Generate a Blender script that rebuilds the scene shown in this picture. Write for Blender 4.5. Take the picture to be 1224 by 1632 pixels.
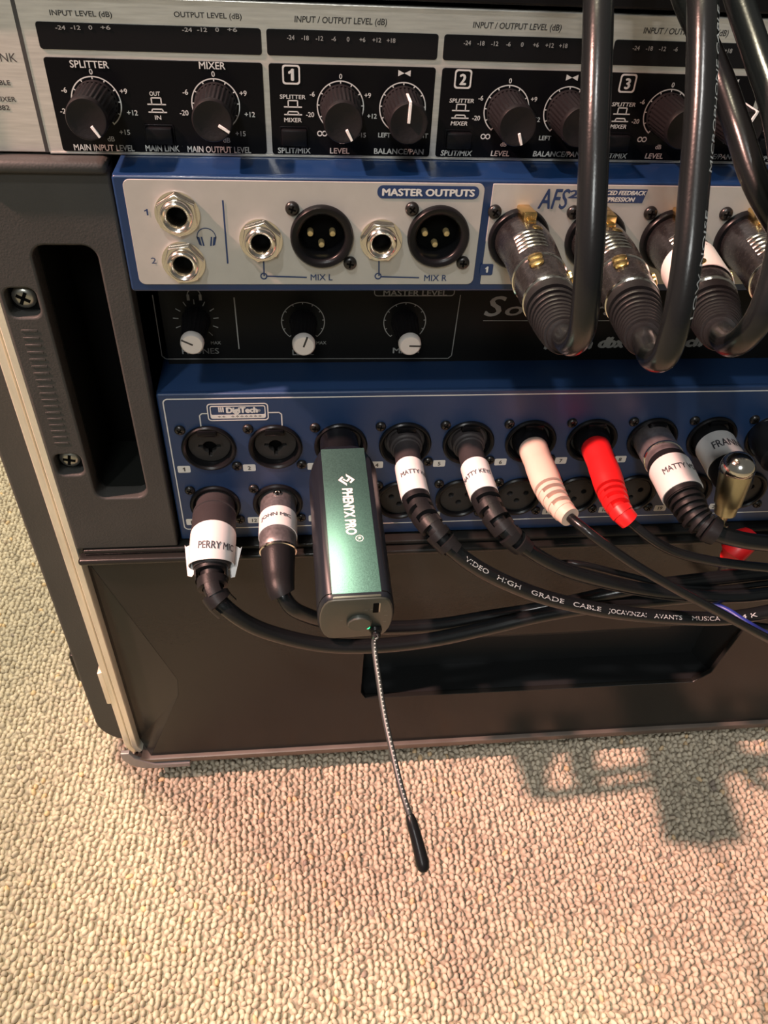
import bpy, bmesh, math, random
import numpy as np
from mathutils import Vector, Matrix
random.seed(7)
rng = np.random.default_rng(7)
for o in list(bpy.data.objects): bpy.data.objects.remove(o)
SC = bpy.context.scene
COL = SC.collection
S = 0.001                                    # everything below is written in millimetres
# ------------------------------------------------------------------ camera
F = 1246.0; PITCH = .733; YAW = .133; ROLL = .060
CAM = Vector((0, -277.94, 44.768))           # world: x right, y into the rack, z up; z=0 is the top edge of the splitter
def cam_axes():
    f = Vector((math.sin(YAW)*math.cos(PITCH), math.cos(YAW)*math.cos(PITCH), -math.sin(PITCH)))
    r = Vector((math.cos(YAW), -math.sin(YAW), 0)); u = r.cross(f)
    c, s = math.cos(ROLL), math.sin(ROLL)
    return c*r+s*u, -s*r+c*u, f
CR, CU, CF = cam_axes()
cd = bpy.data.cameras.new('camera'); cam = bpy.data.objects.new('camera', cd); COL.objects.link(cam)
m = Matrix((CR, CU, -CF)).transposed().to_4x4(); m.translation = CAM*S
cam.matrix_world = m
cd.sensor_fit = 'HORIZONTAL'; cd.sensor_width = 36; cd.lens = 36*F/1224
cd.clip_start = .01; cd.clip_end = 50
SC.camera = cam
def at(px, py, y):                           # photo pixel -> point on the vertical plane at depth y
    d = CR*((px-612)/F)+CU*((816-py)/F)+CF
    return CAM+d*((y-CAM.y)/d.y)
# ------------------------------------------------------------------ world, lights, exposure
w = bpy.data.worlds.new('room'); SC.world = w; w.use_nodes = True
bg = w.node_tree.nodes['Background']; bg.inputs[0].default_value = (.86, .84, .74, 1); bg.inputs[1].default_value = .13
SC.view_settings.view_transform = 'Standard'; SC.view_settings.look = 'None'
SC.view_settings.gamma = 1; SC.view_settings.use_curve_mapping = False
SC.view_settings.exposure = 0.0
def light(name, kind, loc, target, energy, color, size=.2, **kw):
    l = bpy.data.lights.new(name, kind); l.energy = energy; l.color = color
    if kind == 'AREA': l.shape = 'DISK'; l.size = size
    elif kind == 'SPOT':
        l.shadow_soft_size = size; l.spot_size = kw.get('angle', 1); l.spot_blend = kw.get('blend', 1)
    else: l.shadow_soft_size = size
    o = bpy.data.objects.new(name, l); COL.objects.link(o)
    o.location = Vector(loc)*S
    o.rotation_euler = (Vector(target)-Vector(loc)).to_track_quat('-Z', 'Y').to_euler()
    return o
# pinkish stage spot, up to the left at about 45 degrees; warm white lamp above and behind the rack;
# weak broad fill light, added from the front to lift plugs and panels
light('pink_stage_spot', 'SPOT', (-1100, -175, 1065), (190, -30, -425), 305, (1, .55, .45), .026, angle=.40, blend=1)
light('warm_ceiling_lamp', 'AREA', (-560, 500, 2100), (-140, -60, -430), 92, (1, .89, .64), .40)
light('front_ceiling_spot', 'SPOT', (-620, -1150, 2150), (70, 0, 10), 88, (1, .98, .95), .05, angle=.34, blend=1)
light('fill_light', 'AREA', (-350, -1900, 1300), (60, 0, -150), 17, (.97, 1, .97), .5)
# ------------------------------------------------------------------ materials
M = {}
def mat(name, col, rough=.5, metal=0, noise=0, nscale=60, bump=0, bscale=400, coat=0, spec=.5, emit=None, stretch=None, trans=0):
    m = bpy.data.materials.new(name); m.use_nodes = True; nt = m.node_tree; b = nt.nodes['Principled BSDF']
    c = (*col, 1)
    b.inputs['Base Color'].default_value = c; b.inputs['Roughness'].default_value = rough
    b.inputs['Metallic'].default_value = metal; b.inputs['Coat Weight'].default_value = coat
    b.inputs['Specular IOR Level'].default_value = spec
    if trans: b.inputs['Transmission Weight'].default_value = trans
    tc = nt.nodes.new('ShaderNodeTexCoord'); mp = nt.nodes.new('ShaderNodeMapping'); nt.links.new(tc.outputs['Object'], mp.inputs[0])
    sc = stretch or (1, 1, 1); mp.inputs['Scale'].default_value = sc
    if noise:
        n = nt.nodes.new('ShaderNodeTexNoise'); n.inputs['Scale'].default_value = nscale; n.inputs['Detail'].default_value = 6
        nt.links.new(mp.outputs[0], n.inputs['Vector'])
        r = nt.nodes.new('ShaderNodeMapRange'); r.inputs[1].default_value = .3; r.inputs[2].default_value = .7
        r.inputs[3].default_value = 1-noise; r.inputs[4].default_value = 1+noise; nt.links.new(n.outputs[0], r.inputs[0])
        mx = nt.nodes.new('ShaderNodeVectorMath'); mx.operation = 'SCALE'; mx.inputs[0].default_value = col
        nt.links.new(r.outputs[0], mx.inputs['Scale']); nt.links.new(mx.outputs[0], b.inputs['Base Color'])
        r2 = nt.nodes.new('ShaderNodeMapRange'); r2.inputs[3].default_value = max(0, rough-.08); r2.inputs[4].default_value = min(1, rough+.08)
        nt.links.new(n.outputs[0], r2.inputs[0]); nt.links.new(r2.outputs[0], b.inputs['Roughness'])
    if bump:
        n = nt.nodes.new('ShaderNodeTexNoise'); n.inputs['Scale'].default_value = bscale; n.inputs['Detail'].default_value = 3
        nt.links.new(mp.outputs[0], n.inputs['Vector'])
        bp = nt.nodes.new('ShaderNodeBump'); bp.inputs['Strength'].default_value = bump; bp.inputs['Distance'].default_value = .0005
        nt.links.new(n.outputs[0], bp.inputs['Height']); nt.links.new(bp.outputs[0], b.inputs['Normal'])
    if emit:
        b.inputs['Emission Color'].default_value = (*emit[0], 1); b.inputs['Emission Strength'].default_value = emit[1]
    M[name] = m; return m
mat('brushed_aluminium', (.74, .71, .66), .36, .6, noise=.10, nscale=90, stretch=(1, 6, 14), bump=.10, bscale=500)
mat('gloss_black', (.005, .005, .006), .22, spec=.12)
mat('window_black', (.010, .010, .011), .18, spec=.12)
mat('satin_black', (.006, .006, .007), .30, spec=.22)
mat('knob_black', (.010, .009, .010), .46, bump=.15, bscale=900, spec=.22)
mat('print_white', (.62, .61, .58), .6)
mat('print_dim', (.30, .30, .29), .6)
mat('print_dark', (.045, .042, .04), .6)
mat('pointer_white', (.85, .82, .80), .4)
mat('ear_grey', (.050, .049, .046), .52, noise=.08, nscale=40, bump=.25, bscale=1400, spec=.22)
mat('case_black', (.014, .014, .013), .24, noise=.12, nscale=14, bump=.08, bscale=900, spec=.3)
mat('case_shell', (.055, .056, .050), .50, noise=.08, nscale=20, bump=.2, bscale=1200, spec=.22)
mat('pocket_black', (.016, .017, .018), .40, spec=.22)
mat('valance_metal', (.80, .76, .63), .34, .55, noise=.08, nscale=60, stretch=(4, 4, .6))
mat('clear_corner', (.24, .22, .22), .22, .1, noise=.1)
mat('blue_paint', (.006, .027, .090), .36, noise=.05, nscale=30, coat=.15)
mat('navy_paint', (.012, .034, .095), .42, noise=.05, nscale=30)
mat('silver_paint', (.43, .42, .39), .42, .15, noise=.03, nscale=200)
mat('print_navy', (.012, .035, .11), .5)
mat('chrome', (.82, .77, .70), .16, 1, noise=.05)
mat('dark_chrome', (.12, .115, .12), .26, .9, noise=.25, nscale=900)
mat('gunmetal', (.24, .225, .23), .42, .75, noise=.2, nscale=700)
mat('satin_steel', (.42, .38, .39), .40, .8, noise=.15, nscale=500)
mat('gold', (.85, .60, .24), .24, 1)
mat('pin_gold', (.95, .72, .35), .45, .7)
mat('screw_black', (.05, .048, .047), .30, .8)
mat('screw_steel', (.42, .41, .37), .30, .9)
mat('socket_grey', (.030, .028, .027), .32, bump=.1, spec=.12)
mat('hole_black', (.003, .003, .003), .7, spec=.05)
mat('slot_shade', (.010, .011, .010), .7, spec=.05)  # ear plastic inside the slot, the shade there put into its colour
mat('recess_black', (.007, .007, .007), .36, noise=.05, spec=.12)
mat('cable_black', (.008, .009, .010), .24, bump=.05, bscale=1500, spec=.42)
mat('rubber_black', (.011, .011, .012), .42, bump=.12, bscale=1500, spec=.22)
mat('molded_grey', (.038, .033, .034), .5, noise=.1, bump=.15, bscale=1500, spec=.22)
mat('label_white', (.72, .70, .69), .45)
mat('label_text', (.05, .05, .06), .6)
mat('cable_print', (.45, .47, .48), .6)
mat('plug_cream', (.74, .56, .47), .40, bump=.05)
mat('plug_red', (.74, .014, .016), .38, bump=.05)
mat('green_plate', (.10, .215, .19), .42, .7, noise=.18, nscale=1800, bump=.06, bscale=2500)
mat('receiver_black', (.010, .012, .017), .34, spec=.22)
mat('receiver_end', (.062, .066, .056), .42, .3)
mat('led_green', (.02, .6, .2), .4, emit=((.03, 1, .30), 3.0))
mat('braid', (.035, .037, .040), .40, .3)
mat('braid_dot', (.30, .32, .33), .4)
mat('blue_cable', (.02, .03, .22), .4)
mat('brass', (.62, .52, .33), .30, 1, noise=.08)
mat('valance_shaded', (.17, .14, .12), .38, .5, noise=.08)  # valance metal along the bottom, its shade put into the colour
mat('bead', (.80, .78, .70), .35, .4)
mat('knob_cap', (.74, .69, .66), .45)
def carpet_mat(name, vc):
    m = bpy.data.materials.new(name); m.use_nodes = True; nt = m.node_tree; b = nt.nodes['Principled BSDF']
    b.inputs['Roughness'].default_value = .95; b.inputs['Specular IOR Level'].default_value = .1
    if vc:
        a = nt.nodes.new('ShaderNodeAttribute'); a.attribute_name = 'tuft'
        nt.links.new(a.outputs['Color'], b.inputs['Base Color'])
    else:
        tc = nt.nodes.new('ShaderNodeTexCoord')
        v = nt.nodes.new('ShaderNodeTexVoronoi'); v.inputs['Scale'].default_value = 290
        nt.links.new(tc.outputs['Object'], v.inputs['Vector'])
        r = nt.nodes.new('ShaderNodeValToRGB'); r.color_ramp.elements[0].color = (.50, .44, .35, 1); r.color_ramp.elements[1].color = (.20, .17, .13, 1)
        nt.links.new(v.outputs['Distance'], r.inputs[0]); nt.links.new(r.outputs[0], b.inputs['Base Color'])
        bp = nt.nodes.new('ShaderNodeBump'); bp.invert = True; bp.inputs['Distance'].default_value = .002; nt.links.new(v.outputs['Distance'], bp.inputs['Height'])
        nt.links.new(bp.outputs[0], b.inputs['Normal'])
    M[name] = m
carpet_mat('carpet_loops', True); carpet_mat('carpet_base', False)
# ------------------------------------------------------------------ helpers
ORG = {}                                     # world origin (mm) of each top-level thing
def setp(o, **kw):
    for k, v in kw.items():
        if v: o[k] = v
def thing(name, label, cat, loc, group=None):
    o = bpy.data.objects.new(name, None); COL.objects.link(o); o.empty_display_size = .01
    o.location = Vector(loc)*S; ORG[o.name] = Vector(loc)
    setp(o, label=label, category=cat, group=group); return o
def root(o):
    while o.parent: o = o.parent
    return o
def link(name, me, parent, **kw):
    o = bpy.data.objects.new(name, me); COL.objects.link(o)
    if parent: o.parent = parent
    setp(o, **kw); return o
def finish(me, material, ang=38):
    me.materials.append(M[material]); 
    me.polygons.foreach_set('use_smooth', [True]*len(me.polygons)); me.set_sharp_from_angle(angle=math.radians(ang))
def wobj(name, geo, material, parent, **kw):
    """geometry given in world mm, as one mesh under the parent"""
    V, Fc = geo; org = ORG[root(parent).name] if parent else Vector()
    if parent and parent.type == 'MESH': 
        p = parent; off = Vector()
        while p and p.type == 'MESH': off += p.location/S; p = p.parent
        org = org+off
    used = sorted({i for f in Fc for i in f}); rm = {i: k for k, i in enumerate(used)}
    me = bpy.data.meshes.new(name); me.from_pydata([tuple((Vector(V[i])-org)*S) for i in used], [], [tuple(rm[i] for i in f) for f in Fc]); me.update()
    finish(me, material, kw.pop('ang', 38)); return link(name, me, parent, **kw)
def each(name, geos, material, parent, **kw):
    """one object per printed word, ring or tag"""
    return [wobj(name, g, material, parent, **kw) for g in geos]
PROTO = {}
def proto(key, geo, material, ang=38):
    me = bpy.data.meshes.new(key); me.from_pydata([tuple(Vector(v)*S) for v in geo[0]], [], geo[1]); me.update()
    finish(me, material, ang); PROTO[key] = me; return me
def inst(name, key, parent, loc, rot=None, **kw):
    """shared mesh placed at a world point (mm); under a part the point is relative to that part"""
    o = bpy.data.objects.new(name, PROTO[key]); COL.objects.link(o); o.parent = parent
    o.location = (Vector(loc)-(ORG[parent.name] if parent.type == 'EMPTY' else Vector()))*S
    if rot: o.rotation_euler = rot
    setp(o, **kw); return o
def join(*gs):
    V, Fc = [], []
    for v, f in gs:
        k = len(V); V += list(v); Fc += [tuple(i+k for i in q) for q in f]
    return V, Fc
def from_bm(bm):
    bm.verts.index_update(); g = ([v.co.copy() for v in bm.verts], [tuple(v.index for v in f.verts) for f in bm.faces]); bm.free(); return g
def box(x0, x1, y0, y1, z0, z1, bev=0, seg=2):
    bm = bmesh.new(); bmesh.ops.create_cube(bm, size=1)
    for v in bm.verts: v.co = Vector(((x0+x1)/2+v.co.x*(x1-x0), (y0+y1)/2+v.co.y*(y1-y0), (z0+z1)/2+v.co.z*(z1-z0)))
    if bev: bmesh.ops.bevel(bm, geom=bm.edges[:], offset=bev, segments=seg, affect='EDGES', profile=.5)
    return from_bm(bm)
def xf(g, mtx): return [mtx @ Vector(v) for v in g[0]], g[1]
def mv(g, d): return [Vector(v)+Vector(d) for v in g[0]], g[1]
def rr(x0, z0, x1, z1, r, n=6, skew=0):
    out = []
    for cx, cz, a0 in ((x1-r, z1-r, 0), (x0+r, z1-r, 90), (x0+r, z0+r, 180), (x1-r, z0+r, 270)):
        for k in range(n+1):
            a = math.radians(a0+90*k/n); out.append((cx+r*math.cos(a), cz+r*math.sin(a)))
    return out
def circ(cx, cz, r, n=40, a0=0): return [(cx+r*math.cos(a0+2*math.pi*k/n), cz+r*math.sin(a0+2*math.pi*k/n)) for k in range(n)]
def hexa(cx, cz, r): return circ(cx, cz, r, 6, .3)
def curve_geo(cu):
    o = bpy.data.objects.new('tmp', cu); COL.objects.link(o)
    dg = bpy.context.evaluated_depsgraph_get(); me = bpy.data.meshes.new_from_object(o.evaluated_get(dg))
    g = ([v.co.copy() for v in me.vertices], [tuple(p.vertices) for p in me.polygons])
    bpy.data.objects.remove(o); bpy.data.curves.remove(cu); bpy.data.meshes.remove(me); return g
def plate(loops, y, t, bev=0):
    """filled outline (with holes) in x,z; front face at depth y, thickness t going back"""
    cu = bpy.data.curves.new('c', 'CURVE'); cu.dimensions = '2D'; cu.fill_mode = 'BOTH'
    for lp in loops:
        sp = cu.splines.new('POLY'); sp.points.add(len(lp)-1); sp.use_cyclic_u = True
        for p, (a, b) in zip(sp.points, lp): p.co = (a, b, 0, 1)
    cu.extrude = max(t/2-bev, .001); cu.bevel_depth = bev; cu.offset = -bev if bev else 0; cu.bevel_resolution = 2
    V, Fc = curve_geo(cu)
    return [Vector((v.x, y+t/2-v.z, v.y)) for v in V], Fc
TCACHE = {}
def text_geo(s, bold=.012, shear=0):
    key = (s, bold, shear)
    if key not in TCACHE:
        if s == '1':
            V = [Vector(v+(0,)) for v in ((.20, 0), (.34, 0), (.34, .729), (.23, .729), (.20, .66), (.02, .55), (.02, .43), (.20, .52))]
            Fc = [(0, 1, 2, 3, 4, 7), (4, 5, 6, 7)]
        else:
            cu = bpy.data.curves.new('t', 'FONT'); cu.body = s; cu.size = 1; cu.shear = shear; cu.resolution_u = 3
            V, Fc = curve_geo(cu)
        if bold > .005:
            n = len(V); b = bold*1.6; V0 = list(V); F0 = list(Fc); V = []; Fc = []
            for i, (dx, dy) in enumerate(((-b, 0), (b, 0), (0, b*.6), (0, -b*.6))):
                V += [Vector((v.x+dx, v.y+dy, i*.02)) for v in V0]; Fc += [tuple(q+i*n for q in f) for f in F0]
        xs = [v.x for v in V]; ys = [v.y for v in V]
        TCACHE[key] = ([(v.x-min(xs), v.y, v.z if bold > .005 else 0) for v in V], Fc, max(xs)-min(xs), .729, min(ys))
    return TCACHE[key]
def text_flat(s, cx, cz, h, y, w=None, bold=.012, shear=0, rot=0):
    V, Fc, tw, th, mn = text_geo(s, bold, shear)
    k = h/th; kx = (w/tw) if w else k
    c, sn = math.cos(rot), math.sin(rot); out = []
    for a, b, e in V:
        u = (a-tw/2)*kx; v = (b-th/2)*k; out.append(Vector((cx+u*c-v*sn, y-e, cz+u*sn+v*c)))
    return out, Fc
def tpx(s, xl, xr, yc, hp, y, yr=None, **kw):
    """text whose ends and height were measured on the photo, printed on the panel at depth y"""
    a = at(xl, yc, y); b = at(xr, yr if yr is not None else yc, y)
    h = (at((xl+xr)/2, yc-hp/2, y)-at((xl+xr)/2, yc+hp/2, y)).z
    return text_flat(s, (a.x+b.x)/2, (a.z+b.z)/2, h, y-.06, w=b.x-a.x, **kw)
def lathe(prof, seg=32, p=(0, 0, 0), d=(0, -1, 0), cap0=False, cap1=False, flute=0, nfl=0):
    """profile of (h, r) along d from p"""
    d = Vector(d).normalized(); a = Vector((0, 0, 1)) if abs(d.z) < .9 else Vector((1, 0, 0))
    U = (a-d*a.dot(d)).normalized(); W = U.cross(d); p = Vector(p); V = []; Fc = []
    for h, r in prof:
        for k in range(seg):
            t = 2*math.pi*k/seg; q = r
            if nfl: q = r-(flute if (k % max(1, seg//nfl)) < (seg//nfl)/2 else 0)
            V.append(p+d*h+(U*math.cos(t)+W*math.sin(t))*q)
    for i in range(len(prof)-1):
        for k in range(seg):
            a0 = i*seg+k; b0 = i*seg+(k+1) % seg; Fc.append((a0, b0, b0+seg, a0+seg))
    if cap0: Fc.append(tuple(range(seg))[::-1])
    if cap1: Fc.append(tuple(range((len(prof)-1)*seg, len(prof)*seg)))
    return V, Fc
class Path:
    def __init__(s, pts, step=1.0):
        P = [Vector(p) for p in pts]; P = [P[0]*2-P[1]]+P+[P[-1]*2-P[-2]]; out = []
        for i in range(1, len(P)-2):
            a, b, c, d = P[i-1:i+3]; n = max(2, int((c-b).length/step))
            t0 = 0; t1 = (b-a).length**.5; t2 = t1+(c-b).length**.5; t3 = t2+(d-c).length**.5
            for k in range(n):
                t = t1+(t2-t1)*k/n
                A1 = a*((t1-t)/(t1-t0))+b*((t-t0)/(t1-t0)); A2 = b*((t2-t)/(t2-t1))+c*((t-t1)/(t2-t1)); A3 = c*((t3-t)/(t3-t2))+d*((t-t2)/(t3-t2))
                B1 = A1*((t2-t)/(t2-t0))+A2*((t-t0)/(t2-t0)); B2 = A2*((t3-t)/(t3-t1))+A3*((t-t1)/(t3-t1))
                out.append(B1*((t2-t)/(t2-t1))+B2*((t-t1)/(t2-t1)))
        out.append(P[-2]); s.P = out; s.s = [0.0]
        for i in range(1, len(out)): s.s.append(s.s[-1]+(out[i]-out[i-1]).length)
        T = [(out[min(i+1, len(out)-1)]-out[max(i-1, 0)]).normalized() for i in range(len(out))]
        u = Vector((0, 0, 1)); u = (u-T[0]*u.dot(T[0])).normalized(); s.U = [u]; s.T = T
        for i in range(1, len(T)):
            u = T[i-1].rotation_difference(T[i]) @ u; u = (u-T[i]*u.dot(T[i])).normalized(); s.U.append(u)
        s.L = s.s[-1]; s.arr = np.array(s.s)
    def f(s, q):
        q = min(max(q, 0), s.L-1e-4); i = int(np.searchsorted(s.arr, q, 'right')-1); i = min(i, len(s.P)-2)
        k = (q-s.s[i])/max(1e-9, s.s[i+1]-s.s[i])
        T = s.T[i].lerp(s.T[i+1], k).normalized(); U = s.U[i].lerp(s.U[i+1], k); U = (U-T*U.dot(T)).normalized()
        return s.P[i].lerp(s.P[i+1], k), T, U, U.cross(T)
    def sweep(s, prof, seg=24, cap=True, a0=0, a1=2*math.pi):
        P2 = [prof[0]]
        for (qa, ra), (qb, rb) in zip(prof, prof[1:]):
            m_ = max(1, int(math.ceil(abs(qb-qa)/2.0)))
            P2 += [(qa+(qb-qa)*k/m_, ra+(rb-ra)*k/m_) for k in range(1, m_+1)]
        prof = P2
        V = []; Fc = []; full = abs(a1-a0-2*math.pi) < 1e-6; n = seg if full else seg+1
        for q, r in prof:
            p, T, U, W = s.f(q)
            for k in range(n):
                t = a0+(a1-a0)*k/seg; V.append(p+(U*math.cos(t)+W*math.sin(t))*r)
        for i in range(len(prof)-1):
            for k in range(seg):
                a = i*n+k; b = i*n+((k+1) % n); Fc.append((a, b, b+n, a+n))
        if cap and full: Fc.append(tuple(range(n))[::-1]); Fc.append(tuple(range((len(prof)-1)*n, len(prof)*n)))
        return V, Fc
    def tube(s, q0, q1, r, seg=20, step=2.0):
        n = max(2, int((q1-q0)/step)); return s.sweep([(q0+(q1-q0)*k/n, r) for k in range(n+1)], seg)
    def label_text(s, txt, q, r, h, w, phi=0, bold=.01):
        """print round the barrel: reads around it, tops towards the socket; phi is the middle of the words"""
        V, Fc, tw, th, mn = text_geo(txt, bold); out = []
        for a, b, e in V:
            u = (a-tw/2)*w/tw; v = (b-th/2)*h/th; p, T, U, W = s.f(q-v); t = phi+u/r
            out.append(p+(U*math.cos(t)+W*math.sin(t))*(r+e))
        return out, Fc
    def line_text(s, txt, q, r, h, w, ref=(0, -.62, .78), bold=.0):
        """print along the jacket on the side facing ref"""
        V, Fc, tw, th, mn = text_geo(txt, bold); out = []; ref = Vector(ref)
        for a, b, e in V:
            p, T, U, W = s.f(q+a*w/tw); N = (ref-T*ref.dot(T)).normalized(); B = N.cross(T)
            t = (b-th/2)*h/th/r; out.append(p+(N*math.cos(t)+B*math.sin(t))*r)
        return out, Fc
def arc_band(cx, cz, r0, r1, a0, a1, y, n=40):
    V = []; Fc = []
    for k in range(n+1):
        a = math.radians(a0+(a1-a0)*k/n)
        V += [Vector((cx+r0*math.cos(a), y, cz+r0*math.sin(a))), Vector((cx+r1*math.cos(a), y, cz+r1*math.sin(a)))]
    for k in range(n): Fc.append((2*k, 2*k+1, 2*k+3, 2*k+2))
    return V, Fc
def strip(x0, z0, x1, z1, wd, y):
    d = Vector((x1-x0, 0, z1-z0)).normalized(); nrm = Vector((-d.z, 0, d.x))*wd/2
    a = Vector((x0, y, z0)); b = Vector((x1, y, z1)); return [a-nrm, b-nrm, b+nrm, a+nrm], [(0, 1, 2, 3)]
def pline(p, q, wd, y):
    a = at(*p, y); b = at(*q, y); return strip(a.x, a.z, b.x, b.z, wd, y-.06)
def poly(pts, y): return [Vector((a, y, b)) for a, b in pts], [tuple(range(len(pts)))]
# ------------------------------------------------------------------ shared prototypes (origin on the panel, pointing out to -y)
def phillips(r, hgt, cr):                    # domed head with a recessed cross
    g = lathe([(0, r), (hgt*.5, r), (hgt*.85, r*.82), (hgt, r*.5), (hgt, .01)], 20)
    return g
def cross(r, y): return join(box(-r, r, y-.12, y+.5, -r*.24, r*.24), box(-r*.24, r*.24, y-.12, y+.5, -r, r))
proto('screw', phillips(2.3, 1.6, 1.2), 'screw_black'); proto('screw_cross', cross(1.25, -1.6), 'hole_black')
proto('rack_screw', phillips(4.4, 2.8, 2), 'screw_steel'); proto('rack_cross', cross(2.6, -2.8), 'hole_black')
def screw(parent, x, y, z, big=False, rot=0):
    o = inst('screw', 'rack_screw' if big else 'screw', parent, (x, y, z), (0, rot, 0))
    inst('cross_recess', 'rack_cross' if big else 'screw_cross', o, (0, 0, 0)); return o
# male output socket
proto('male_ring', lathe([(0, 10.6), (1.6, 10.6), (2.3, 10.1), (2.3, 9.0), (1.7, 8.0), (1.2, 7.7), (-7, 7.5)], 48), 'satin_black')
proto('male_floor', lathe([(-7, 7.6), (-7, .01)], 32), 'hole_black')
proto('pin', lathe([(-7, 1.1), (-4.6, 1.1), (-4.2, .9), (-4.1, .01)], 16), 'pin_gold')
# quarter inch jack with hexagon nut
hexr = 6.9
proto('jack_washer', lathe([(0, 7.2), (.7, 7.2), (.7, 4)], 36), 'chrome')
_h = plate([hexa(0, 0, hexr), circ(0, 0, 5.1, 30)], -2.6, 1.9, .25); proto('hex_nut', _h, 'chrome')
proto('jack_collar', lathe([(1, 5.3), (3.4, 5.3), (4.2, 4.9), (4.5, 4.4), (4.2, 3.8), (3.2, 3.1), (-4, 2.9)], 36), 'chrome')
proto('jack_hole', lathe([(-4, 3.0), (-4, .01)], 24), 'hole_black')
# combo input socket
proto('combo_ring', lathe([(0, 11.8), (1.2, 11.8), (1.8, 11.3), (1.8, 10.8), (1.1, 10.0), (-2.6, 9.4), (-3.2, 9.0)], 48), 'satin_black')
def combo_insert():
    hole = []
    for k in range(48):
        a = 2*math.pi*k/48; d = math.degrees(a) % 360
        r = 3.0
        for c in (8, 172, 270):
            if abs((d-c+180) % 360-180) < 11: r = 4.9
        hole.append((r*math.cos(a), r*math.sin(a)-1.2))
    return plate([circ(0, 0, 9.2, 44), hole], -.2, 3.2, .3)
proto('combo_insert', combo_insert(), 'socket_grey')
proto('combo_bottom', lathe([(-6, 9.2), (-6, .01)], 30), 'hole_black')
proto('combo_latch', mv(box(-4.2, 4.2, -2.4, 1.5, 7.2, 10.4, .7), (0, 0, 0)), 'gloss_black')
# female socket, three holes
proto('female_ring', lathe([(0, 11.6), (1.0, 11.6), (1.6, 11.0), (1.6, 10.2), (1.0, 9.5), (-1.5, 9.2)], 44), 'satin_black')
proto('female_insert', plate([circ(0, 0, 9.2, 40), circ(-4, 1.6, 1.35, 14), circ(4, 1.6, 1.35, 14), circ(0, -3, 1.35, 14)], .4, 3, .2), 'socket_grey')
# big fluted knob and push button of the splitter
proto('knob', join(lathe([(.3, 6.7), (1.0, 6.7), (1.8, 6.5)], 48), lathe([(1.6, 6.5), (16.0, 6.2)], 120, flute=.30, nfl=30),
                   lathe([(15.8, 5.6), (15.8, 6.2), (17.0, 6.15), (17.7, 5.8), (17.7, 5.3), (17.4, 4.6), (17.3, .01)], 48)), 'knob_black', 50)
proto('knob_line', join(box(-.42, .42, -17.95, -17.3, 2.2, 5.9, .1, 1)), 'pointer_white')
proto('knob_line_side', join(box(-.45, .45, -17.95, -17.3, .2, 5.9, .1, 1), box(-.42, .42, -17.9, -8.5, 5.8, 6.5, .1, 1)), 'pointer_white')
proto('push_button', box(-4.2, 4.2, -2.6, 0, -2.5, 2.5, .5), 'satin_black')
proto('button_well', plate([rr(-4.8, -3.1, 4.8, 3.1, .6, 3), rr(-4.25, -2.55, 4.25, 2.55, .5, 3)], -.5, .5, .1), 'gloss_black')
# small knob of the digital mixer
proto('slim_knob', lathe([(0, 5.9), (1.5, 5.9), (5, 5.4), (18.0, 4.55)], 60, flute=.28, nfl=20), 'knob_black', 50)
proto('slim_cap', lathe([(17.6, 4.7), (19.6, 4.6), (20.3, 4.0), (20.3, .01)], 36), 'knob_cap')
proto('slim_line', box(-.38, .38, -20.42, -20.0, -.4, 4.45, .08, 1), 'print_dark')
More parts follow.
